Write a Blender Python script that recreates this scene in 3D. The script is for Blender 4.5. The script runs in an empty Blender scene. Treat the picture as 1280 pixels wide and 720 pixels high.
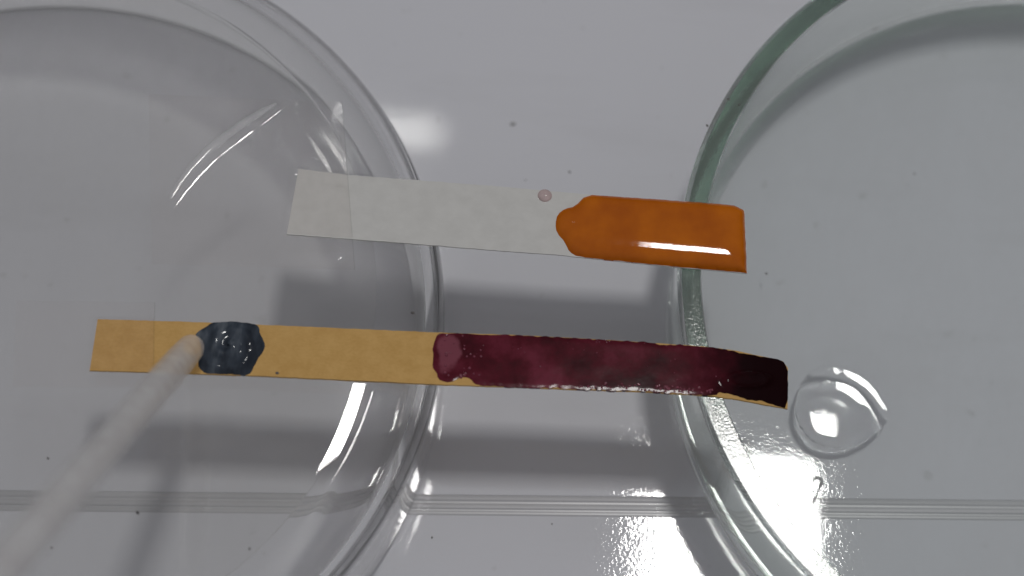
import bpy, bmesh, math, random
from mathutils import Vector, noise
from mathutils.geometry import delaunay_2d_cdt

S = 0.001                       # everything below is measured in millimetres
SC = bpy.context.scene
COL = SC.collection
random.seed(7)

# ------------------------------------------------------------------ camera
F_PX, TILT, CAM_H, CAM_Y, ROLL = 2453.0, 0.386, 203.7, -82.8, -0.083
C0 = Vector((0, CAM_Y, CAM_H))
FWD = Vector((0, math.sin(TILT), -math.cos(TILT)))
UP = Vector((0, math.cos(TILT), math.sin(TILT)))
RT = Vector((1, 0, 0))
cam = bpy.data.cameras.new('camera')
camo = bpy.data.objects.new('camera', cam)
COL.objects.link(camo)
cam.sensor_width = 36.0
cam.lens = F_PX * 36.0 / 1280.0
cam.clip_start = 0.002
cam.clip_end = 50.0
camo.location = C0 * S
from mathutils import Matrix
m = Matrix((RT, UP, -FWD)).transposed()
camo.rotation_euler = (m @ Matrix.Rotation(-ROLL, 3, 'Z')).to_euler()
cam.dof.use_dof = True
cam.dof.focus_distance = 0.203
cam.dof.aperture_fstop = 16.0
SC.camera = camo

# ------------------------------------------------------------------ world, lamps, exposure
world = bpy.data.worlds.new('World')
SC.world = world
world.use_nodes = True
wn = world.node_tree
bg = wn.nodes['Background']
tc = wn.nodes.new('ShaderNodeTexCoord')
sep = wn.nodes.new('ShaderNodeSeparateXYZ')
rmp = wn.nodes.new('ShaderNodeValToRGB')
wn.links.new(tc.outputs['Generated'], sep.inputs[0])
wn.links.new(sep.outputs['Z'], rmp.inputs[0])
wn.links.new(rmp.outputs[0], bg.inputs['Color'])
rmp.color_ramp.elements[0].position = 0.0
rmp.color_ramp.interpolation = 'EASE'
rmp.color_ramp.elements[0].color = (0.20, 0.195, 0.19, 1)
rmp.color_ramp.elements[1].position = 1.0
rmp.color_ramp.elements[1].color = (1.0, 1.0, 1.06, 1)
bg.inputs['Strength'].default_value = 0.29


def area_lamp(name, loc, sx, sy, power, color):
    l = bpy.data.lights.new(name, 'AREA')
    l.shape = 'RECTANGLE'
    l.size, l.size_y = sx, sy
    l.energy = power
    l.color = color
    o = bpy.data.objects.new(name, l)
    o.location = loc
    COL.objects.link(o)
    return o


area_lamp('ceiling_lamp', (0.247, 0.435, 1.8), 0.172, 0.225, 8.6, (1.0, 0.985, 0.96))
area_lamp('far_ceiling_tube', (-0.140, 0.912, 1.8), 0.085, 0.024, 0.085, (1.0, 0.99, 0.96))

SC.view_settings.view_transform = 'Standard'
SC.view_settings.look = 'None'
SC.view_settings.exposure = 0.0
SC.view_settings.gamma = 1.0
SC.view_settings.use_curve_mapping = False
SC.render.engine = 'CYCLES'
cy = SC.cycles
cy.use_denoising = True
cy.max_bounces = 20
cy.transmission_bounces = 16
cy.transparent_max_bounces = 24
cy.glossy_bounces = 8
cy.diffuse_bounces = 4
cy.sample_clamp_indirect = 25.0
cy.caustics_reflective = True
cy.caustics_refractive = True
cy.blur_glossy = 0.3


# ------------------------------------------------------------------ helpers
def at(px, py, z=0.0):
    """the point of height z (mm) seen at pixel (px, py) of the 1280 x 720 photograph"""
    a, b = px - 640.0, 360.0 - py
    cr, sr = math.cos(-ROLL), math.sin(-ROLL)
    u, v = cr * a - sr * b, sr * a + cr * b
    d = FWD + RT * (u / F_PX) + UP * (v / F_PX)
    return C0 + d * ((z - C0.z) / d.z)


def link(name, verts, faces, mats, parent=None, smooth=True, fm=None):
    me = bpy.data.meshes.new(name)
    me.from_pydata([tuple(Vector(v) * S) for v in verts], [], faces)
    for mt in (mats if isinstance(mats, (list, tuple)) else [mats]):
        me.materials.append(mt)
    if fm:
        me.polygons.foreach_set('material_index', fm)
    bm = bmesh.new()
    bm.from_mesh(me)
    bmesh.ops.recalc_face_normals(bm, faces=bm.faces)
    bm.to_mesh(me)
    bm.free()
    if smooth:
        me.polygons.foreach_set('use_smooth', [True] * len(me.polygons))
        me.set_sharp_from_angle(angle=math.radians(35))
    o = bpy.data.objects.new(name, me)
    COL.objects.link(o)
    if parent:
        o.parent = parent
    return o


def tag(o, label=None, cat=None, group=None, kind=None):
    if label: o['label'] = label
    if cat: o['category'] = cat
    if group: o['group'] = group
    if kind: o['kind'] = kind
    return o


def empty(name, loc=(0, 0, 0)):
    o = bpy.data.objects.new(name, None)
    o.empty_display_size = 0.005
    COL.objects.link(o)
    return o


def mat(name):
    mt = bpy.data.materials.new(name)
    mt.use_nodes = True
    nt = mt.node_tree
    return mt, nt, nt.nodes['Principled BSDF'], nt.nodes['Material Output']


def N(nt, kind, **kw):
    n = nt.nodes.new('ShaderNode' + kind)
    for k, v in kw.items():
        if k in n.inputs.keys():
            n.inputs[k].default_value = v
        else:
            setattr(n, k, v)
    return n


def coords(nt):
    return N(nt, 'TexCoord').outputs['Object']


def noise_tex(nt, scale, detail=4.0, rough=0.55, vec=None, stretch=None):
    n = N(nt, 'TexNoise', Scale=scale, Detail=detail, Roughness=rough)
    v = vec or coords(nt)
    if stretch:
        mp = N(nt, 'Mapping')
        mp.inputs['Scale'].default_value = stretch
        nt.links.new(v, mp.inputs[0])
        v = mp.outputs[0]
    nt.links.new(v, n.inputs['Vector'])
    return n.outputs['Fac']


def ramp(nt, fac, stops):
    r = N(nt, 'ValToRGB')
    e = r.color_ramp.elements
    while len(e) < len(stops):
        e.new(0.5)
    for k, (p, c) in enumerate(stops):
        e[k].position = p
        e[k].color = (c[0], c[1], c[2], 1) if isinstance(c, (tuple, list)) else (c, c, c, 1)
    nt.links.new(fac, r.inputs[0])
    return r.outputs[0]


def bump(nt, bs, fac, dist, strength=1.0, prev=None):
    b = N(nt, 'Bump', Strength=strength, Distance=dist)
    nt.links.new(fac, b.inputs['Height'])
    if prev:
        nt.links.new(prev, b.inputs['Normal'])
    nt.links.new(b.outputs[0], bs.inputs['Normal'])
    return b.outputs[0]


# ------------------------------------------------------------------ materials
def make_table():
    mt, nt, bs, out = mat('white_laminate')
    big = noise_tex(nt, 28, 3)
    mid = noise_tex(nt, 130, 4)
    mx = N(nt, 'Math', operation='ADD')
    nt.links.new(big, mx.inputs[0]); nt.links.new(mid, mx.inputs[1])
    c = ramp(nt, mx.outputs[0], [(0.35, (0.595, 0.60, 0.64)), (0.75, (0.68, 0.685, 0.725))])
    fine = ramp(nt, noise_tex(nt, 420, 2, 0.4), [(0.70, 0.0), (0.78, 0.25)])
    smear = ramp(nt, noise_tex(nt, 45, 5, 0.65, stretch=(0.35, 1.6, 1)), [(0.52, 0.0), (0.72, 0.14)])
    am = N(nt, 'Math', operation='ADD')
    nt.links.new(fine, am.inputs[0]); nt.links.new(smear, am.inputs[1])
    dm = N(nt, 'Mix', data_type='RGBA')
    nt.links.new(am.outputs[0], dm.inputs['Factor'])
    nt.links.new(c, dm.inputs['A'])
    dm.inputs['B'].default_value = (0.40, 0.395, 0.39, 1)
    c = dm.outputs['Result']
    nt.links.new(c, bs.inputs['Base Color'])
    bs.inputs['Roughness'].default_value = 0.035
    bs.inputs['Specular IOR Level'].default_value = 0.5
    sy = N(nt, 'SeparateXYZ')
    nt.links.new(coords(nt), sy.inputs[0])
    wm = N(nt, 'MapRange', interpolation_type='SMOOTHSTEP')      # the front of the bench is worn and pebbled
    wm.inputs['From Min'].default_value = 0.004; wm.inputs['From Max'].default_value = -0.016
    wm.inputs['To Min'].default_value = 0.12
    nt.links.new(sy.outputs['Y'], wm.inputs['Value'])
    wmul = N(nt, 'Math', operation='MULTIPLY')
    nt.links.new(noise_tex(nt, 850, 2, 0.5), wmul.inputs[0]); nt.links.new(wm.outputs[0], wmul.inputs[1])
    wmul2 = N(nt, 'Math', operation='MULTIPLY')
    nt.links.new(noise_tex(nt, 2600, 1.5, 0.5), wmul2.inputs[0]); nt.links.new(wm.outputs[0], wmul2.inputs[1])
    n1 = bump(nt, bs, wmul.outputs[0], 0.000011, 0.5)
    bump(nt, bs, wmul2.outputs[0], 0.000009, 0.5, n1)
    return mt


def make_trim():
    mt, nt, bs, out = mat('grey_trim_plastic')
    c = ramp(nt, noise_tex(nt, 300, 4, 0.6, stretch=(0.15, 1, 1)), [(0.3, (0.49, 0.49, 0.51)), (0.7, (0.57, 0.57, 0.59))])
    nt.links.new(c, bs.inputs['Base Color'])
    bs.inputs['Roughness'].default_value = 0.28
    return mt


def make_glass(name, tint, rough=0.0):
    mt, nt, bs, out = mat(name)
    bs.inputs['Base Color'].default_value = (*tint, 1)
    bs.inputs['Transmission Weight'].default_value = 1.0
    bs.inputs['Roughness'].default_value = rough
    bs.inputs['IOR'].default_value = 1.5
    return mt, nt, bs, out


def make_sheet(name, tint, ior=1.5, rough=0.0, gloss=1.0, bump_scale=None, bump_dist=0.0, haze=0.0):
    """flat clear sheet: passes light straight through, mirrors by Fresnel"""
    mt, nt, bs, out = mat(name)
    nt.nodes.remove(bs)
    tr = N(nt, 'BsdfTransparent')
    tr.inputs[0].default_value = (*tint, 1)
    gl = N(nt, 'BsdfGlossy')
    gl.inputs['Color'].default_value = (gloss, gloss, gloss, 1)
    gl.inputs['Roughness'].default_value = rough
    geo = N(nt, 'NewGeometry')
    mm = N(nt, 'MapRange')
    mm.inputs['To Min'].default_value = ior
    mm.inputs['To Max'].default_value = 1.0 / ior
    nt.links.new(geo.outputs['Backfacing'], mm.inputs['Value'])
    fr = N(nt, 'Fresnel')
    nt.links.new(mm.outputs[0], fr.inputs['IOR'])
    if bump_scale:
        b = N(nt, 'Bump', Strength=1.0, Distance=bump_dist)
        nt.links.new(noise_tex(nt, bump_scale, 3), b.inputs['Height'])
        nt.links.new(b.outputs[0], gl.inputs['Normal'])
        nt.links.new(b.outputs[0], fr.inputs['Normal'])
    mix = N(nt, 'MixShader')
    nt.links.new(fr.outputs[0], mix.inputs[0])
    nt.links.new(tr.outputs[0], mix.inputs[1])
    nt.links.new(gl.outputs[0], mix.inputs[2])
    if haze:
        df = N(nt, 'BsdfDiffuse')
        df.inputs[0].default_value = (0.75, 0.75, 0.74, 1)
        hz = ramp(nt, noise_tex(nt, 75, 6, 0.7, stretch=(1, 0.6, 1)), [(0.40, 0.0), (0.75, haze)])
        m2 = N(nt, 'MixShader')
        nt.links.new(hz, m2.inputs[0])
        nt.links.new(mix.outputs[0], m2.inputs[1]); nt.links.new(df.outputs[0], m2.inputs[2])
        mix = m2
    nt.links.new(mix.outputs[0], out.inputs['Surface'])
    return mt


def make_paper(name, lo, hi, fibre=900, rough=0.75, spots=None):
    mt, nt, bs, out = mat(name)
    a = noise_tex(nt, fibre, 4, 0.7, stretch=(0.7, 1.2, 1))
    b = noise_tex(nt, 700, 2)
    mx = N(nt, 'Math', operation='ADD')
    nt.links.new(a, mx.inputs[0]); nt.links.new(b, mx.inputs[1])
    mx.inputs[1].default_value = 0.5
    hf = N(nt, 'Math', operation='MULTIPLY'); hf.inputs[1].default_value = 0.5
    nt.links.new(mx.outputs[0], hf.inputs[0])
    c = ramp(nt, hf.outputs[0], [(0.38, lo), (0.62, hi)])
    nt.links.new(c, bs.inputs['Base Color'])
    bs.inputs['Roughness'].default_value = rough
    bs.inputs['Specular IOR Level'].default_value = 0.3
    bump(nt, bs, a, 0.00004, 0.5)
    return mt


M_TABLE = make_table()
M_TRIM = make_trim()
M_GLASS = make_glass('clear_glass', (0.95, 0.95, 0.945))[0]
M_SHEET = make_sheet('clear_glass_flat', (0.95, 0.95, 0.945), haze=0.05)
M_GREEN = make_glass('green_tinted_glass', (0.90, 0.94, 0.91))[0]
M_GSHEET = make_sheet('green_tinted_glass_flat', (0.965, 0.975, 0.97), haze=0.06)
M_RIM = make_glass('ground_green_glass', (0.27, 0.43, 0.31), 0.10)
bump(M_RIM[1], M_RIM[2], noise_tex(M_RIM[1], 4200, 2), 0.000014, 0.8)
M_RIM = M_RIM[0]
M_WHITE = make_paper('white_paper', (0.63, 0.625, 0.60), (0.68, 0.675, 0.65), 500, 0.7)
M_TAN = make_paper('tan_paper', (0.60, 0.355, 0.112), (0.68, 0.420, 0.148), 3600, 0.8)
M_TAPE = make_sheet('clear_tape_film', (0.985, 0.975, 0.97), 1.46, 0.05, 1.0, 160, 0.00008)


def make_orange():
    mt, nt, bs, out = mat('orange_liquid_film')
    c = ramp(nt, noise_tex(nt, 160, 4, 0.6), [(0.35, (0.43, 0.092, 0.0005)), (0.65, (0.58, 0.145, 0.001))])
    nt.links.new(c, bs.inputs['Base Color'])
    bs.inputs['Roughness'].default_value = 0.04
    bs.inputs['IOR'].default_value = 1.36
    return mt


def make_purple():
    mt, nt, bs, out = mat('wet_maroon_stain')
    c1 = ramp(nt, noise_tex(nt, 190, 5, 0.6), [(0.34, (0.036, 0.004, 0.007)), (0.50, (0.092, 0.0075, 0.0165)), (0.68, (0.175, 0.024, 0.046))])
    # the wet end of the stain is nearly black
    sx = N(nt, 'SeparateXYZ')
    nt.links.new(coords(nt), sx.inputs[0])
    mr = N(nt, 'MapRange', interpolation_type='SMOOTHSTEP')
    mr.inputs['From Min'].default_value = 0.0165
    mr.inputs['From Max'].default_value = 0.0255
    jit = noise_tex(nt, 220, 3)
    ad = N(nt, 'MULTIPLY_ADD' if False else 'Math', operation='MULTIPLY_ADD')
    ad.inputs[1].default_value = 0.012
    nt.links.new(jit, ad.inputs[0])
    nt.links.new(sx.outputs[0], ad.inputs[2])
    sb = N(nt, 'Math', operation='SUBTRACT'); sb.inputs[1].default_value = 0.006
    nt.links.new(ad.outputs[0], sb.inputs[0])
    nt.links.new(sb.outputs[0], mr.inputs['Value'])
    mx = N(nt, 'Mix', data_type='RGBA')
    nt.links.new(mr.outputs[0], mx.inputs['Factor'])
    nt.links.new(c1, mx.inputs['A'])
    mx.inputs['B'].default_value = (0.010, 0.001, 0.002, 1)
    # wet reflection at the left end, painted into the colour as a pale pink patch
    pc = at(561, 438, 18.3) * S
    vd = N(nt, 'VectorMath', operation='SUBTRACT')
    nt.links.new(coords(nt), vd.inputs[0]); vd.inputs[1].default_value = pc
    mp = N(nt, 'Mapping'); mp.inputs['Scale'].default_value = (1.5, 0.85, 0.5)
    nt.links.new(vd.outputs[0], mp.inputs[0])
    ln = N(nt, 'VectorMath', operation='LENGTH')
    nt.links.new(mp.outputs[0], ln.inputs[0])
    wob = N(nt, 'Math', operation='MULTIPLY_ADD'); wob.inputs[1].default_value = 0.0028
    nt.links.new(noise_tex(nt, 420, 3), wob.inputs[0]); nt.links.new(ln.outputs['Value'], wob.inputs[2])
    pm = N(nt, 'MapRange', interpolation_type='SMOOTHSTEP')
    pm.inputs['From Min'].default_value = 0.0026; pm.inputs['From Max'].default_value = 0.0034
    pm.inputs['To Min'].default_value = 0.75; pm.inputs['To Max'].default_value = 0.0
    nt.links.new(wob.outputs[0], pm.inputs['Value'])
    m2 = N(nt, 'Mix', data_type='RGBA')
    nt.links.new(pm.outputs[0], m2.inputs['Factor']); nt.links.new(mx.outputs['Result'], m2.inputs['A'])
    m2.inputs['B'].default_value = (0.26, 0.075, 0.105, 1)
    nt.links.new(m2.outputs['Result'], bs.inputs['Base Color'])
    r = ramp(nt, mr.outputs[0], [(0.0, 0.09), (1.0, 0.06)])
    nt.links.new(r, bs.inputs['Roughness'])
    bs.inputs['IOR'].default_value = 1.33
    bs.inputs['Specular IOR Level'].default_value = 0.2
    bump(nt, bs, noise_tex(nt, 1500, 3, 0.5), 0.000004, 0.5)
    return mt


def make_ink():
    mt, nt, bs, out = mat('blue_black_liquid')
    c = ramp(nt, noise_tex(nt, 330, 3, 0.55, stretch=(1.6, 0.6, 1)), [(0.36, (0.016, 0.022, 0.033)), (0.52, (0.045, 0.058, 0.078)), (0.68, (0.13, 0.15, 0.175))])
    nt.links.new(c, bs.inputs['Base Color'])
    bs.inputs['Roughness'].default_value = 0.10
    bs.inputs['IOR'].default_value = 1.4
    return mt


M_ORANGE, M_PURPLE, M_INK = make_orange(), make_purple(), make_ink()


def make_simple(name, col, rough=0.5, **kw):
    mt, nt, bs, out = mat(name)
    c = ramp(nt, noise_tex(nt, 700, 3), [(0.3, tuple(x * 0.8 for x in col)), (0.7, tuple(min(1, x * 1.15) for x in col))])
    nt.links.new(c, bs.inputs['Base Color'])
    bs.inputs['Roughness'].default_value = rough
    for k, v in kw.items():
        bs.inputs[k.replace('_', ' ')].default_value = v
    return mt


M_BUBBLE = make_simple('wet_pink_bubble', (0.22, 0.05, 0.08), 0.05)
M_PINK = make_simple('pale_pink_droplet', (0.60, 0.47, 0.46), 0.05)
M_SPECK = make_simple('dark_dirt', (0.14, 0.13, 0.13), 0.9)
M_GREY = make_simple('grey_smudge', (0.42, 0.42, 0.43), 0.9)
M_PIP = make_simple('milky_plastic', (0.93, 0.89, 0.88), 0.45, Transmission_Weight=0.45, IOR=1.3)
pnt = M_PIP.node_tree
pmx, ptr = N(pnt, 'MixShader'), N(pnt, 'BsdfTransparent')
pmx.inputs[0].default_value = 0.40
pnt.links.new(ptr.outputs[0], pmx.inputs[1]); pnt.links.new(pnt.nodes['Principled BSDF'].outputs[0], pmx.inputs[2])
pnt.links.new(pmx.outputs[0], pnt.nodes['Material Output'].inputs['Surface'])
M_WATER, wnt, wbs, wout = make_glass('water', (1, 1, 1))
wbs.inputs['IOR'].default_value = 1.33
wmx, wtr = N(wnt, 'MixShader'), N(wnt, 'BsdfTransparent')
wmx.inputs[0].default_value = 1.0
wnt.links.new(wtr.outputs[0], wmx.inputs[1]); wnt.links.new(wbs.outputs[0], wmx.inputs[2]); wnt.links.new(wmx.outputs[0], wout.inputs['Surface'])

# ------------------------------------------------------------------ bench top and its joint strip
A, B = at(500, 630.5), at(1280, 638)
sd = (B - A).normalized()
nd = Vector((-sd.y, sd.x, 0))
mid0 = (A + B) / 2
HW = 1.15                        # half width of the joint strip


def slab(name, off0, off1, lab):
    a0, a1 = mid0 - sd * 900, mid0 + sd * 900
    q = []
    for z in (0.0, -25.0):
        for p, o in ((a0, off0), (a1, off0), (a1, off1), (a0, off1)):
            v = p + nd * o
            q.append((v.x, v.y, z))
    o = link(name, q, [(0, 1, 2, 3), (7, 6, 5, 4), (0, 4, 5, 1), (1, 5, 6, 2), (2, 6, 7, 3), (3, 7, 4, 0)], M_TABLE, smooth=False)
    return tag(o, lab, kind='structure')


slab('bench_top', HW, 900, 'white glossy bench panel under the glass dishes')
slab('bench_top', -900, -HW, 'white glossy bench panel in front of the grey joint strip')
prof = [(-HW, -3), (-HW, -0.05), (-0.98, 0.03), (-0.78, 0.04), (-0.62, -0.07), (-0.46, -0.07), (-0.32, 0.04), (-0.12, 0.06),
        (0.06, 0.04), (0.22, -0.08), (0.42, -0.08), (0.60, 0.02), (0.84, 0.05), (1.0, 0.02), (HW, -0.05), (HW, -3)]
vs, fs = [], []
for e in (-900, 900):
    for (w, z) in prof:
        p = mid0 + sd * e + nd * w
        vs.append((p.x, p.y, z))
n = len(prof)
for k in range(n - 1):
    fs.append((k, k + 1, n + k + 1, n + k))
tag(link('joint_strip', vs, fs, M_TRIM, smooth=False), 'narrow ribbed grey strip joining the two white bench panels', kind='structure')


# ------------------------------------------------------------------ glass dishes
def arc(cx, cz, r, a0, a1, n):
    return [(cx + r * math.cos(math.radians(a0 + (a1 - a0) * k / n)), cz + r * math.sin(math.radians(a0 + (a1 - a0) * k / n))) for k in range(n + 1)]


def lathe(name, cx, cy_, prof, mats, flags, parent=None, seg=288, shift={}):
    """closed profile from axis to axis; flags[k] = material of the ring between k and k+1"""
    vs, fs, fm, idx = [], [], [], []
    for (r, z) in prof:
        if r < 1e-6:
            idx.append(len(vs)); vs.append((cx, cy_, z))
        else:
            idx.append(len(vs))
            ox, oy = shift.get((r, z), (0, 0))
            for s in range(seg):
                t = 2 * math.pi * s / seg
                vs.append((cx + ox + r * math.cos(t), cy_ + oy + r * math.sin(t), z))
    for k in range(len(prof) - 1):
        p0, p1 = prof[k][0] < 1e-6, prof[k + 1][0] < 1e-6
        for s in range(seg):
            s2 = (s + 1) % seg
            if p0:
                fs.append((idx[k], idx[k + 1] + s, idx[k + 1] + s2))
            elif p1:
                fs.append((idx[k] + s, idx[k + 1], idx[k] + s2))
            else:
                fs.append((idx[k] + s, idx[k + 1] + s, idx[k + 1] + s2, idx[k] + s2))
            fm.append(flags[k])
    return link(name, vs, fs, mats, parent, fm=fm)


HL = 18.0                        # top of the upturned dish
LX, LY = -51.57, -12.33
RO, RI = 45.0, 43.0
RIN = arc(36.9, HL - 1.9 - 18.0, 18.0, 86.5, 90, 1)[0]
prof = [(0, HL), (34.4, HL)] + arc(34.8, HL - 26.0, 26.0, 90, 82.93, 8) + arc(34.8, HL - 26.0, 26.0, 82.0, 79.5, 3) + arc(38.6, HL - 0.44 - 6.4 * math.cos(math.radians(10.5)), 6.4, 77, 0, 20)
prof += arc(RO - 1.1, 1.12, 1.1, 0, -180, 12)
prof += [(RI, 4), (RI, 8)] + arc(RI - 4.0, HL - 2.1 - 4.0, 4.0, 0, 78, 16) + arc(36.9, HL - 1.9 - 18.0, 18.0, 82.5, 85.7, 3) + [RIN] + arc(36.9, HL - 1.9 - 18.0, 18.0, 87.5, 90, 3) + [(34.4, HL - 1.9), (0, HL - 1.9)]
flags = []
for k in range(len(prof) - 1):
    flat = max(prof[k][0], prof[k + 1][0]) < 38.05 and prof[k][1] > HL - 2.4
    flags.append(1 if flat else 0)
left = empty('glass_dish')
tag(left, 'upturned clear glass dish with both strip ends taped on its flat top', 'glass dish')
lathe('dish_body', LX, LY, prof, [M_GLASS, M_SHEET], flags, left, shift={RIN: (-0.14, 0.62)})

RX, RY, RH = 61.8, -1.8, 17.2
prof = [(0, 2.2), (41.6, 2.2), (42.0, 2.2)] + arc(42.1, 3.1, 0.9, -84, 0, 12)
prof += [(42.8, 9), (42.45, RH - 0.2), (42.6, RH), (44.5, RH), (44.95, RH - 0.35), (45.0, RH - 0.8), (44.7, 9)]
prof += arc(43.1, 1.45, 1.4, 4, -86, 12) + [(41.8, 0.05), (0, 0.05)]
flags = []
for k in range(len(prof) - 1):
    flat = abs(prof[k][1] - prof[k + 1][1]) < 1e-6 and min(prof[k][0], prof[k + 1][0]) < 1
    flags.append(1 if flat else 0)
right = empty('glass_dish')
tag(right, 'open glass dish with thick green ground rim under the coloured strip ends', 'glass dish')
for k in range(len(prof) - 1):
    if prof[k][0] > 42.5 and prof[k + 1][0] <= 44.55 and prof[k][1] > RH - 0.1 and prof[k + 1][1] > RH - 0.1:
        flags[k] = 2
lathe('dish_body', RX, RY, prof, [M_GREEN, M_GSHEET, M_RIM], flags, right)


# ------------------------------------------------------------------ paper strips
def poly_at(pts, t):
    L = [0.0]
    for a, b in zip(pts, pts[1:]):
        L.append(L[-1] + math.hypot(b[0] - a[0], b[1] - a[1]))
    d = t * L[-1]
    for k in range(len(pts) - 1):
        if d <= L[k + 1] or k == len(pts) - 2:
            u = (d - L[k]) / (L[k + 1] - L[k])
            return (pts[k][0] + (pts[k + 1][0] - pts[k][0]) * u, pts[k][1] + (pts[k + 1][1] - pts[k][1]) * u)


def lerp_table(tab, x):
    if x <= tab[0][0]: return tab[0][1]
    for (x0, y0), (x1, y1) in zip(tab, tab[1:]):
        if x <= x1:
            u = (x - x0) / (x1 - x0)
            return y0 + (y1 - y0) * u
    return tab[-1][1]


def soft(tab):
    """the same table with its kinks rounded off"""
    return lambda x: sum(lerp_table(tab, x + d) for d in range(-24, 25, 4)) / 13


def ribbon(name, top, bot, zf, thick, material, parent, nx=120, ny=6):
    vs = []
    for lay in (0, 1):
        for i in range(nx + 1):
            a, b = poly_at(top, i / nx), poly_at(bot, i / nx)
            for j in range(ny + 1):
                u = j / ny
                px, py = a[0] + (b[0] - a[0]) * u, a[1] + (b[1] - a[1]) * u
                if j in (0, ny):
                    py += 0.45 * noise.noise((px * 0.11, j * 7.0, 1.5)) + 0.25 * noise.noise((px * 0.5, j * 7.0, 3.5))
                p = at(px, py, zf(px))
                vs.append((p.x, p.y, p.z - thick * lay))
    w, off = ny + 1, (nx + 1) * (ny + 1)
    fs = []
    for i in range(nx):
        for j in range(ny):
            k = i * w + j
            fs.append((k, k + 1, k + w + 1, k + w))
            fs.append((off + k + w, off + k + w + 1, off + k + 1, off + k))
    for i in range(nx):
        for k in (i * w, i * w + ny):
            fs.append((k, k + w, off + k + w, off + k))
    for j in range(ny):
        for k in (j, nx * w + j):
            fs.append((k, k + 1, off + k + 1, off + k))
    return link(name, vs, fs, material, parent)


def dist_outline(p, pts):
    best = 1e9
    for k in range(len(pts)):
        ax, ay = pts[k]; bx, by = pts[(k + 1) % len(pts)]
        dx, dy = bx - ax, by - ay
        t = max(0, min(1, ((p[0] - ax) * dx + (p[1] - ay) * dy) / (dx * dx + dy * dy + 1e-12)))
        d = math.hypot(p[0] - ax - dx * t, p[1] - ay - dy * t)
        if d < best: best = d
    return best


def inside(p, pts):
    c = False
    for k in range(len(pts)):
        (ax, ay), (bx, by) = pts[k], pts[k - 1]
        if (ay > p[1]) != (by > p[1]) and p[0] < (bx - ax) * (p[1] - ay) / (by - ay) + ax:
            c = not c
    return c


def smooth_closed(pts, step=4.0, rough=0.0, seed=0.0, corner=1):
    q = [Vector(p) for p in pts]
    for _ in range(corner):      # corner cutting
        r = []
        for k in range(len(q)):
            a, b = q[k], q[(k + 1) % len(q)]
            r += [a * 0.75 + b * 0.25, a * 0.25 + b * 0.75]
        q = r
    out = []
    for k in range(len(q)):
        a, b = q[k], q[(k + 1) % len(q)]
        n = max(1, int((b - a).length / step))
        for i in range(n):
            p = a + (b - a) * (i / n)
            if rough:
                p = p + Vector((noise.noise((p.x * .13, p.y * .13, seed)), noise.noise((p.x * .13, p.y * .13, seed + 9)))) * rough
            out.append((p.x, p.y))
    return out


def film(name, outline, zf, hf, material, parent, step=3.0, skirt=0.25, closed=False):
    """a liquid film: outline in photo pixels on the surface zf, thickness hf(px, py, d) in mm"""
    pts = [Vector(p) for p in outline]
    n = len(pts)
    xs, ys = [p.x for p in pts], [p.y for p in pts]
    y, row = min(ys), 0
    while y < max(ys):
        x = min(xs) + (row % 2) * step / 2
        while x < max(xs):
            if inside((x, y), outline) and dist_outline((x, y), outline) > step * 0.55:
                pts.append(Vector((x, y)))
            x += step
        y += step * 0.87
        row += 1
    v2, e2, f2, ov, oe, of = delaunay_2d_cdt(pts, [(k, (k + 1) % n) for k in range(n)], [], 1, 1e-4)
    vs = []
    for p in v2:
        d = dist_outline(p, outline)
        q = at(p.x, p.y, zf(p.x))
        vs.append(Vector((q.x, q.y, q.z + hf(p.x, p.y, d) + 0.015)))
    faces = [tuple(f) for f in f2]
    top = list(faces)
    # skirt: the edge of the film wraps down onto the surface below
    cnt = {}
    for f in faces:
        for a, b in zip(f, f[1:] + f[:1]):
            cnt[(a, b)] = 1
    rim = {}
    for (a, b) in list(cnt):
        if (b, a) not in cnt:
            for v in (a, b):
                if v not in rim:
                    rim[v] = len(vs)
                    vs.append(vs[v] - Vector((0, 0, skirt)))
            faces.append((a, rim[a], rim[b], b))
    if closed:
        low = {}
        for f in top:
            for v in f:
                if v not in rim and v not in low:
                    q = at(v2[v].x, v2[v].y, zf(v2[v].x))
                    low[v] = len(vs)
                    vs.append(Vector((q.x, q.y, q.z + 0.005)))
        faces += [tuple((rim.get(v) or low[v]) for v in reversed(f)) for f in top]
    return link(name, vs, faces, material, parent)


# --- white strip with the orange film
Z_W = soft([(350, HL + 0.32), (470, HL + 0.32), (860, RH + 0.34), (935, RH + 0.22)])
w_top = [(373, 211), (440, 219), (505, 224), (600, 231), (690, 239), (735, 243), (830, 249.5), (917, 256.5), (931, 263)]
w_bot = [(358.5, 293), (440, 299), (520, 305), (600, 311.5), (690, 318), (760, 325), (835, 333), (934, 341.5)]
white = empty('test_strip')
tag(white, 'white paper strip with bright orange liquid covering its right end', 'test strip')
ribbon('paper', w_top, w_bot, Z_W, 0.18, M_WHITE, white)
o_out = [(733, 243.4), (760, 245), (830, 249.8), (900, 254.8), (916, 256.6), (918, 257), (929, 262), (930.8, 264.5), (931, 280), (933, 320), (933.4, 336), (933.8, 341.2), (933.4, 341.4), (928, 340.8), (900, 338.3), (835, 332.6),
         (760, 324.8), (722, 321), (712, 315), (706, 303), (696, 291), (694, 280), (697, 268), (706, 261), (719, 258)]
o_pts = smooth_closed(o_out, 3.0, 0.5, 1.0, 1)


def h_or(x, y, d):
    mm = d / 10.6
    return 0.12 * (1 - math.exp(-mm / 0.25)) + 0.42 * (1 - math.exp(-mm / 0.95)) + (0.38 - 0.00105 * ((x - 885) / 10.6) ** 2) * (1 - math.exp(-mm / 0.5))


film('orange_film', o_pts, Z_W, h_or, M_ORANGE, white, 2.6)


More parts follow.
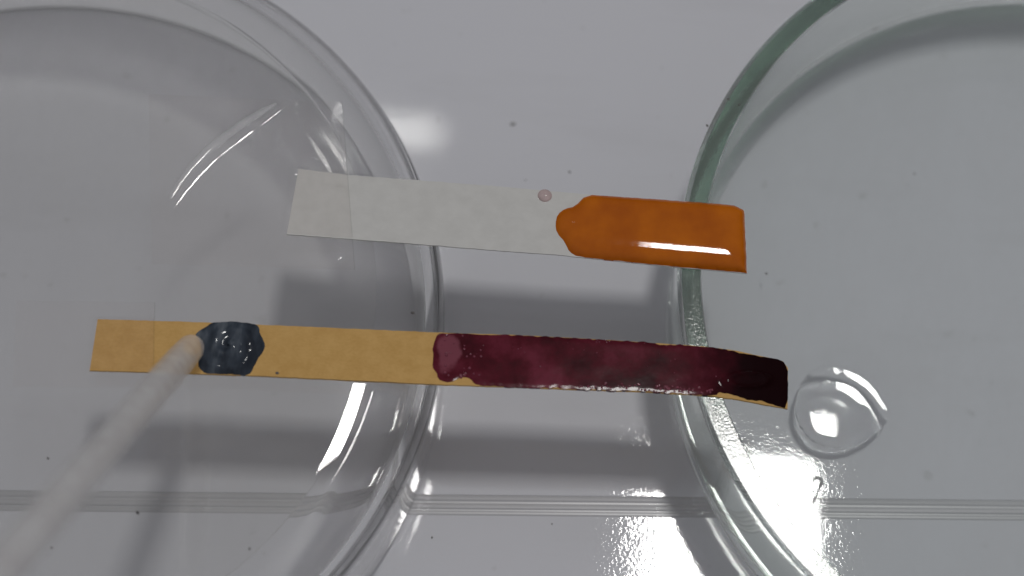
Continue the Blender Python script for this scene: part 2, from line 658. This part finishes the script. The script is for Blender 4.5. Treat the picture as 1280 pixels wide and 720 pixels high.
def dome(name, px, py, z, rx, ry, h, material, parent=None, n=20, rings=6, ang=0.0):
    c = at(px, py, z)
    vs, fs = [(c.x, c.y, z + h)], []
    for k in range(1, rings + 1):
        a = math.pi / 2 * k / rings
        for s in range(n):
            t = 2 * math.pi * s / n
            x, y = rx * math.sin(a) * math.cos(t), ry * math.sin(a) * math.sin(t)
            vs.append((c.x + x * math.cos(ang) - y * math.sin(ang), c.y + x * math.sin(ang) + y * math.cos(ang), z + h * math.cos(a)))
    for s in range(n):
        fs.append((0, 1 + s, 1 + (s + 1) % n))
    for k in range(rings - 1):
        for s in range(n):
            a, b = 1 + k * n + s, 1 + k * n + (s + 1) % n
            fs.append((a, a + n, b + n, b))
    fs.append(tuple(1 + (rings - 1) * n + s for s in range(n)))
    return link(name, vs, fs, material, parent)


dome('pink_droplet', 681, 244.5, Z_W(681) + 0.01, 0.75, 0.72, 0.35, M_PINK, white)

# --- tan strip with the maroon stain and the blue-black blot
Z_T = soft([(100, HL + 0.32), (450, HL + 0.32), (870, RH + 0.36), (915, RH + 0.1), (950, RH - 0.7), (972, RH - 1.7), (986, RH - 2.6)])
t_top = [(122, 399), (200, 401), (263, 403.2), (400, 409), (545, 415.5), (640, 418.5), (720, 422.5), (800, 427.5), (880, 433), (920, 438), (955, 446), (978, 450.5), (985, 460)]
t_bot = [(112, 463), (200, 465.5), (320, 469.6), (440, 475.5), (560, 481), (680, 485.3), (800, 489.5), (880, 494), (920, 499), (955, 505.5), (984.5, 511)]
tan = empty('test_strip')
tag(tan, 'tan paper strip with a long dark maroon stain and a blue-black blot', 'test strip')
ribbon('paper', t_top, t_bot, Z_T, 0.30, M_TAN, tan, 160, 8)
p_out = [(546, 417), (556, 416.3), (640, 418.8), (720, 422.7), (800, 427.6), (818, 428.8), (822, 431), (832, 431.5), (840, 430.5), (880, 433), (914, 437.4), (921, 440.5), (932, 442.5),
         (941, 443.5), (955, 446.3), (978, 450.8), (984.6, 460), (985, 480), (984.4, 510.6), (972, 508.6), (957, 502), (938, 500.5), (920, 494.5), (906, 491.5), (899, 490), (894, 494.8),
         (840, 491.6), (800, 489.3), (700, 486), (697, 484.5), (690, 484.6), (686, 485.4), (640, 484), (600, 482.3), (592, 479), (589, 474.5), (581, 471), (572, 473.5), (565, 477.8), (556, 478), (548, 473),
         (545, 465), (540, 457), (541.5, 450), (540.5, 440), (542.5, 428)]
p_pts = smooth_closed(p_out, 2.6, 1.6, 4.0, 1)


def h_pu(x, y, d):
    mm = d / 10.6
    h = 0.02 * (1 - math.exp(-mm / 0.10)) + 0.004 * noise.noise((x * .05, y * .05, 1)) + 0.001 * noise.noise((x * .2, y * .2, 2))
    # pooled liquid round a shallow crater at the wet end
    e = math.hypot((x - 934) / 24, (y - 476) / 9)
    h += 0.26 * math.exp(-((e - 1) / 0.28) ** 2)
    h += 0.22 * max(0, min(1, (x - 900) / 40)) * (1 - math.exp(-mm / 0.8))
    return h


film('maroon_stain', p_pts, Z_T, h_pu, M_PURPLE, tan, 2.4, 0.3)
# froth along the edges of the stain: far too small to count
vs, fs = [], []
spots = []
for _ in range(80):
    spots.append((random.triangular(700, 905, 830), None, random.uniform(0.07, 0.17), random.uniform(1.5, 9)))
for _ in range(26):
    spots.append((random.uniform(548, 606), random.uniform(419, 472), random.uniform(0.06, 0.2), 0))
for _ in range(34):
    spots.append((random.uniform(560, 900), random.uniform(428, 482), random.uniform(0.03, 0.09), 0))
for _ in range(10):
    spots.append((random.uniform(740, 765), random.uniform(425, 430), random.uniform(0.05, 0.1), 0))
for (x, y, r, dn) in spots:
    if y is None:
        y = lerp_table(t_bot, x) - dn
    d = dist_outline((x, y), p_pts)
    if not inside((x, y), p_pts): continue
    c = at(x, y, Z_T(x)); c.z += h_pu(x, y, d) + 0.01
    b0 = len(vs)
    vs.append((c.x, c.y, c.z + r))
    for kk, (zz, rr) in enumerate(((0.7, 0.7), (0, 1.0))):
        for s in range(8):
            t = 2 * math.pi * s / 8
            vs.append((c.x + r * rr * math.cos(t), c.y + r * rr * math.sin(t), c.z + r * zz))
    for s in range(8):
        fs.append((b0, b0 + 1 + s, b0 + 1 + (s + 1) % 8))
        fs.append((b0 + 1 + s, b0 + 9 + s, b0 + 9 + (s + 1) % 8, b0 + 1 + (s + 1) % 8))
tag(link('froth', vs, fs, M_BUBBLE, tan), kind='stuff')

b_out = [(244, 417), (258, 408), (264, 403.5), (277, 402.5), (290, 401.5), (308, 403.5), (321, 405.5), (324, 410), (325, 417), (329, 424), (331.5, 431), (330, 438), (326.5, 443), (322, 449), (318.5, 456),
         (315, 464), (311, 468.9), (298, 468.6), (286, 468.0), (270, 467.2), (257, 466.6), (250, 461), (247, 457), (250, 446), (252, 436), (250, 427), (246, 421)]
b_pts = smooth_closed(b_out, 2.2, 0.9, 7.0, 1)


def h_bl(x, y, d):
    mm = d / 10.6
    h = 0.50 * (1 - math.exp(-mm / 0.8))
    e = math.hypot(x - 286, (y - 433) * 1.1)
    a = math.atan2(y - 433, x - 286)
    h += 0.23 * math.sin(e / 3.6 - a * 1.0) * math.exp(-e / 32) * min(1, mm)
    h += 0.09 * noise.noise((x * .09, y * .09, 5)) * min(1, mm)
    return h


film('blue_black_blot', b_pts, Z_T, h_bl, M_INK, tan, 1.7, 0.3)
dome('brown_fleck', 346.5, 466.3, Z_T(346) + 0.0, 0.19, 0.15, 0.08, M_SPECK, tan, 8, 3)


# ------------------------------------------------------------------ clear tape
def tape(name, corners, zf, hf, nx, ny, label):
    vs, fs = [], []
    (ax, ay), (bx, by), (cx, cy_), (dx, dy) = corners
    for i in range(nx + 1):
        u = i / nx
        for j in range(ny + 1):
            v = j / ny
            px = (ax * (1 - u) + bx * u) * (1 - v) + (dx * (1 - u) + cx * u) * v
            py = (ay * (1 - u) + by * u) * (1 - v) + (dy * (1 - u) + cy_ * u) * v
            p = at(px, py, zf(px, py))
            vs.append((p.x, p.y, p.z + hf(px, py)))
    w = ny + 1
    for i in range(nx):
        for j in range(ny):
            k = i * w + j
            fs.append((k, k + 1, k + w + 1, k + w))
    return tag(link(name, vs, fs, M_TAPE), label, 'tape')


def strip_step(px, py, top, bot, x0):
    """how far the tape is lifted by the strip under it"""
    yt, yb = lerp_table(top, px), lerp_table(bot, px)
    lift = 0.36
    e = min(py - (yt - 5), (yb + 5) - py) / 9.0
    e = max(0.0, min(1.0, e))
    g = max(0.0, min(1.0, (px - (x0 - 7)) / 9.0))
    return lift * (e * e * (3 - 2 * e)) * (g * g * (3 - 2 * g))


wr = [(214, 251), (224, 234), (240, 213), (262, 190), (285, 172), (310, 154), (332, 141), (345, 134)]


def wr_dist(px, py):
    best, bt = 1e9, 0
    for k in range(len(wr) - 1):
        ax, ay = wr[k]; bx, by = wr[k + 1]
        dx, dy = bx - ax, by - ay
        t = max(0, min(1, ((px - ax) * dx + (py - ay) * dy) / (dx * dx + dy * dy)))
        d = math.hypot(px - ax - dx * t, py - ay - dy * t)
        if d < best: best, bt = d, (k + t) / (len(wr) - 1)
    return best, bt


glints = [(270, 260, 3.5, 2.5, 0.22), (424, 239, 9, 4.5, 0.34), (433, 242, 5, 3, 0.2), (415, 318, 7, 5, 0.34), (207, 240, 7, 4, 0.2), (392, 210, 9, 5, 0.15), (368, 207, 7, 2.2, 0.16), (366, 213, 7, 2.0, 0.16), (364, 219, 6, 2, 0.15), (390, 318, 24, 5, 0.12)]


def tape_h(px, py):
    h = 0.10 + 0.02 * noise.noise((px * .03, py * .03, 2))
    d, t = wr_dist(px, py)
    w = 3.2 + 5.0 * math.sin(math.pi * min(1, max(0, t * 0.85 + 0.12)))
    if d < w * 4:
        h += (0.42 + 0.25 * t) * math.exp(-(d / w) ** 2)
    for gx, gy, sx, sy, a in glints:
        q = ((px - gx) / sx) ** 2 + ((py - gy) / sy) ** 2
        if q < 9: h += a * math.exp(-q)
    return h + strip_step(px, py, w_top, w_bot, 368 - (py - 211) * 0.17)


tp = tape('clear_tape', [(186, 118), (427, 128), (443, 338), (190, 330)], lambda x, y: HL, tape_h, 150, 130,
     'wrinkled clear tape holding the white strip onto the upturned dish')

M_FOLD = make_sheet('creased_tape', (0.97, 0.97, 0.97), 1.46, 0.08, 1.0, 300, 0.0001, 0.0)
fnt = M_FOLD.node_tree
fmx, fdf = N(fnt, 'MixShader'), N(fnt, 'BsdfDiffuse')
fmx.inputs[0].default_value = 0.22
fdf.inputs[0].default_value = (0.85, 0.85, 0.86, 1)
fl = fnt.nodes['Material Output'].inputs['Surface'].links[0].from_socket
fnt.links.new(fl, fmx.inputs[1]); fnt.links.new(fdf.outputs[0], fmx.inputs[2])
fnt.links.new(fmx.outputs[0], fnt.nodes['Material Output'].inputs['Surface'])
left_side, right_side = [], []
for k in range(25):
    t = k / 24
    p, q = Vector(poly_at(wr, max(0, t - 0.02))), Vector(poly_at(wr, min(1, t + 0.02)))
    dv = (q - p).normalized()
    nv = Vector((-dv.y, dv.x))
    c = Vector(poly_at(wr, t))
    ww = 0.8 + 5.6 * math.sin(math.pi * min(1, t * 0.9 + 0.04)) ** 0.8
    left_side.append(c + nv * ww * 0.75); right_side.append(c - nv * ww)
fold = [(p.x, p.y) for p in left_side + right_side[::-1]]
film('crease', fold, lambda x: HL, lambda x, y, d: tape_h(x, y) + 0.02, M_FOLD, tp, 2.0, 0.02)

M_EDGE = make_sheet('tape_cut_edge', (0.90, 0.90, 0.89), 1.46, 0.1)


def tape_edge(tp, a, b, hf, n=60, w=0.09):
    vs, fs = [], []
    for k in range(n + 1):
        px, py = a[0] + (b[0] - a[0]) * k / n, a[1] + (b[1] - a[1]) * k / n
        p = at(px, py, HL)
        h = hf(px, py)
        vs += [(p.x, p.y, p.z + h + 0.012), (p.x + w, p.y, p.z + h - 0.05)]
    for k in range(n):
        fs.append((2 * k, 2 * k + 1, 2 * k + 3, 2 * k + 2))
    link('cut_edge', vs, fs, M_EDGE, tp)


tape_edge(tp, (427, 128), (443, 338), tape_h)


def tape2_h(px, py):
    h = 0.10 + 0.02 * noise.noise((px * .03, py * .03, 8))
    return h + strip_step(px, py, t_top, t_bot, 122 - (py - 399) * 0.15)


tp = tape('clear_tape', [(20, 376), (193, 378), (192, 486), (16, 484)], lambda x, y: HL, tape2_h, 80, 60,
     'smooth clear tape over the plain left end of the tan strip')

tape_edge(tp, (193, 378), (192, 486), tape2_h)

# ------------------------------------------------------------------ pipette
pa, pb = at(240, 433, 20.6), at(-52, 775, 78)
ax = (pb - pa).normalized()
s1 = ax.cross(Vector((0, 0, 1))).normalized()
s2 = s1.cross(ax)
Lp = (pb - pa).length
pip = empty('pipette')
tag(pip, 'milky plastic pipette slanting in over the blot on the tan strip', 'pipette')
pr = [(0, 1.1), (0.15, 1.25), (1.0, 1.38), (6, 1.48), (Lp * 0.5, 1.55), (Lp * 0.8, 1.6), (Lp + 18, 1.7)]
pin = [(Lp + 18, 1.35), (Lp * 0.5, 1.2), (6, 1.1), (1.0, 1.05), (0.1, 0.9)]
vs, fs = [], []
ns = 40
allp = pr + pin
for (d, r) in allp:
    for s in range(ns):
        t = 2 * math.pi * s / ns
        vs.append(pa + ax * d + s1 * (r * math.cos(t)) + s2 * (r * math.sin(t)))
for k in range(len(allp)):
    k2 = (k + 1) % len(allp)
    for s in range(ns):
        fs.append((k * ns + s, k2 * ns + s, k2 * ns + (s + 1) % ns, k * ns + (s + 1) % ns))
link('tube', vs, fs, M_PIP, pip)

# ------------------------------------------------------------------ clear drop in the open dish
d_out = [(1006, 470), (1025, 456), (1050, 458.5), (1073, 465.5), (1090, 479), (1103, 496), (1112, 511), (1112, 524), (1094, 544), (1068, 558), (1044, 562), (1020, 556), (1002, 540), (993, 518), (994, 498)]
d_pts = smooth_closed(d_out, 3.0, 0.8, 11.0, 1)


FLOOR = 2.2


def h_dr(x, y, d):
    mm = d / 10
    e = math.hypot((x - 1036) / 52.0, (y - 519) / 44.0)           # a second, thicker pool inside it
    t = max(0.0, min(1.0, (1.0 - e) / 0.32))
    pool = t * t * (3 - 2 * t)
    q = max(0.0, 1 - ((x - 1052) / 75) ** 2 - ((y - 505) / 75) ** 2)
    return 0.22 * q + 0.11 * pool + 0.22 * (1 - math.exp(-mm / 0.45)) + 0.01 * noise.noise((x * .05, y * .05, 4))


drop = film('liquid_drop', d_pts, lambda x: FLOOR, h_dr, M_WATER, None, 3.0, 0.01, True)
tag(drop, 'flat clear drop of liquid on the floor of the open dish', 'drop')


# ------------------------------------------------------------------ dirt specks and a curled fibre
def speck(name, px, py, z, r, material, label, cat, group, ang=0.0, asp=0.7):
    r *= 0.68
    o = dome(name, px, py, z, r, r * asp, r * 0.3, material, None, 10, 3, ang)
    return tag(o, label, cat, group)


bench_specks = [(712, 215, .26, 'dark speck on the bench above the pink droplet of the white strip'),
                (657, 225, .16, 'tiny speck on the bench just above the middle of the white strip'),
                (540, 672, .2, 'dark speck on the bench below the joint strip near the upturned dish'),
                (690, 655, .15, 'faint speck on the bench just below the joint strip')]
dish_specks = [(172, 641, .3, 'largest dark speck on the upturned dish, right of the pipette'),
               (65, 685, .22, 'dark speck on the upturned dish under the pipette near the lower left corner'),
               (60, 573, .22, 'dark speck on the upturned dish left of the pipette'),
               (312, 686, .22, 'dark speck low on the upturned dish below the joint strip line'),
               ]
open_specks = [(958, 342, .24, 'dark speck in the open dish right of the orange strip end'),
               (1143, 217, .2, 'faint speck in the upper right of the open dish floor')]
rim_specks = [(911, 124, .34, 'black speck on the green rim of the open dish, upper one of a close pair'),
              (924, 131, .22, 'black speck on the inner edge of the green rim beside the larger one'),
              (884, 157, .26, 'black speck on the outer edge of the green rim of the open dish')]
for spots, z, grp in ((rim_specks, RH + 0.003, 'dirt specks on the green rim'), (bench_specks, 0.002, 'dirt specks on the bench'), (dish_specks, HL + 0.003, 'dirt specks on the upturned dish'), (open_specks, FLOOR + 0.003, 'dirt specks in the open dish')):
    for (px, py, r, lab) in spots:
        speck('dirt_speck', px, py, z, r, M_SPECK, lab, 'speck', grp, random.random() * 3)
speck('dirt_speck', 641, 155, 0.002, .55, M_GREY, 'round grey smudge on the bench above the white strip', 'speck', None, 0.2, 0.75)
speck('dirt_speck', 516, 391, 17.2, .34, M_SPECK, 'black speck on the wall shoulder of the upturned dish between the two strips', 'speck', 'dirt specks on the upturned dish')
speck('dirt_speck', 1089, 28, FLOOR + 0.003, .75, M_SPECK, 'dark slanting dash near the far wall of the open dish', 'speck', None, 0.75, 0.35)


def tube_path(name, pts, rad, material, n=6):
    vs, fs = [], []
    for k, p in enumerate(pts):
        a = pts[max(0, k - 1)]; b = pts[min(len(pts) - 1, k + 1)]
        t = (b - a).normalized()
        u = t.cross(Vector((0, 0, 1))).normalized()
        w = u.cross(t)
        r = rad[k] if isinstance(rad, list) else rad
        for s in range(n):
            q = 2 * math.pi * s / n
            vs.append(p + u * (r * math.cos(q)) + w * (r * math.sin(q)))
    for k in range(len(pts) - 1):
        for s in range(n):
            fs.append((k * n + s, k * n + (s + 1) % n, (k + 1) * n + (s + 1) % n, (k + 1) * n + s))
    fs.append(tuple(range(n))); fs.append(tuple((len(pts) - 1) * n + s for s in range(n)))
    return link(name, vs, fs, material)


fp = [at(x, y, FLOOR + 0.25) for x, y in [(1017, 601), (1018, 598), (1022, 597), (1026, 599), (1027, 604), (1024, 609), (1022, 614), (1021, 619), (1018, 624), (1016, 629)]]
tag(tube_path('curled_fibre', fp, [.06, .12, .15, .18, .20, .12, .05, .08, .14, .06], M_GREY), 'small curled grey fibre on the dish floor below the clear drop', 'fibre')
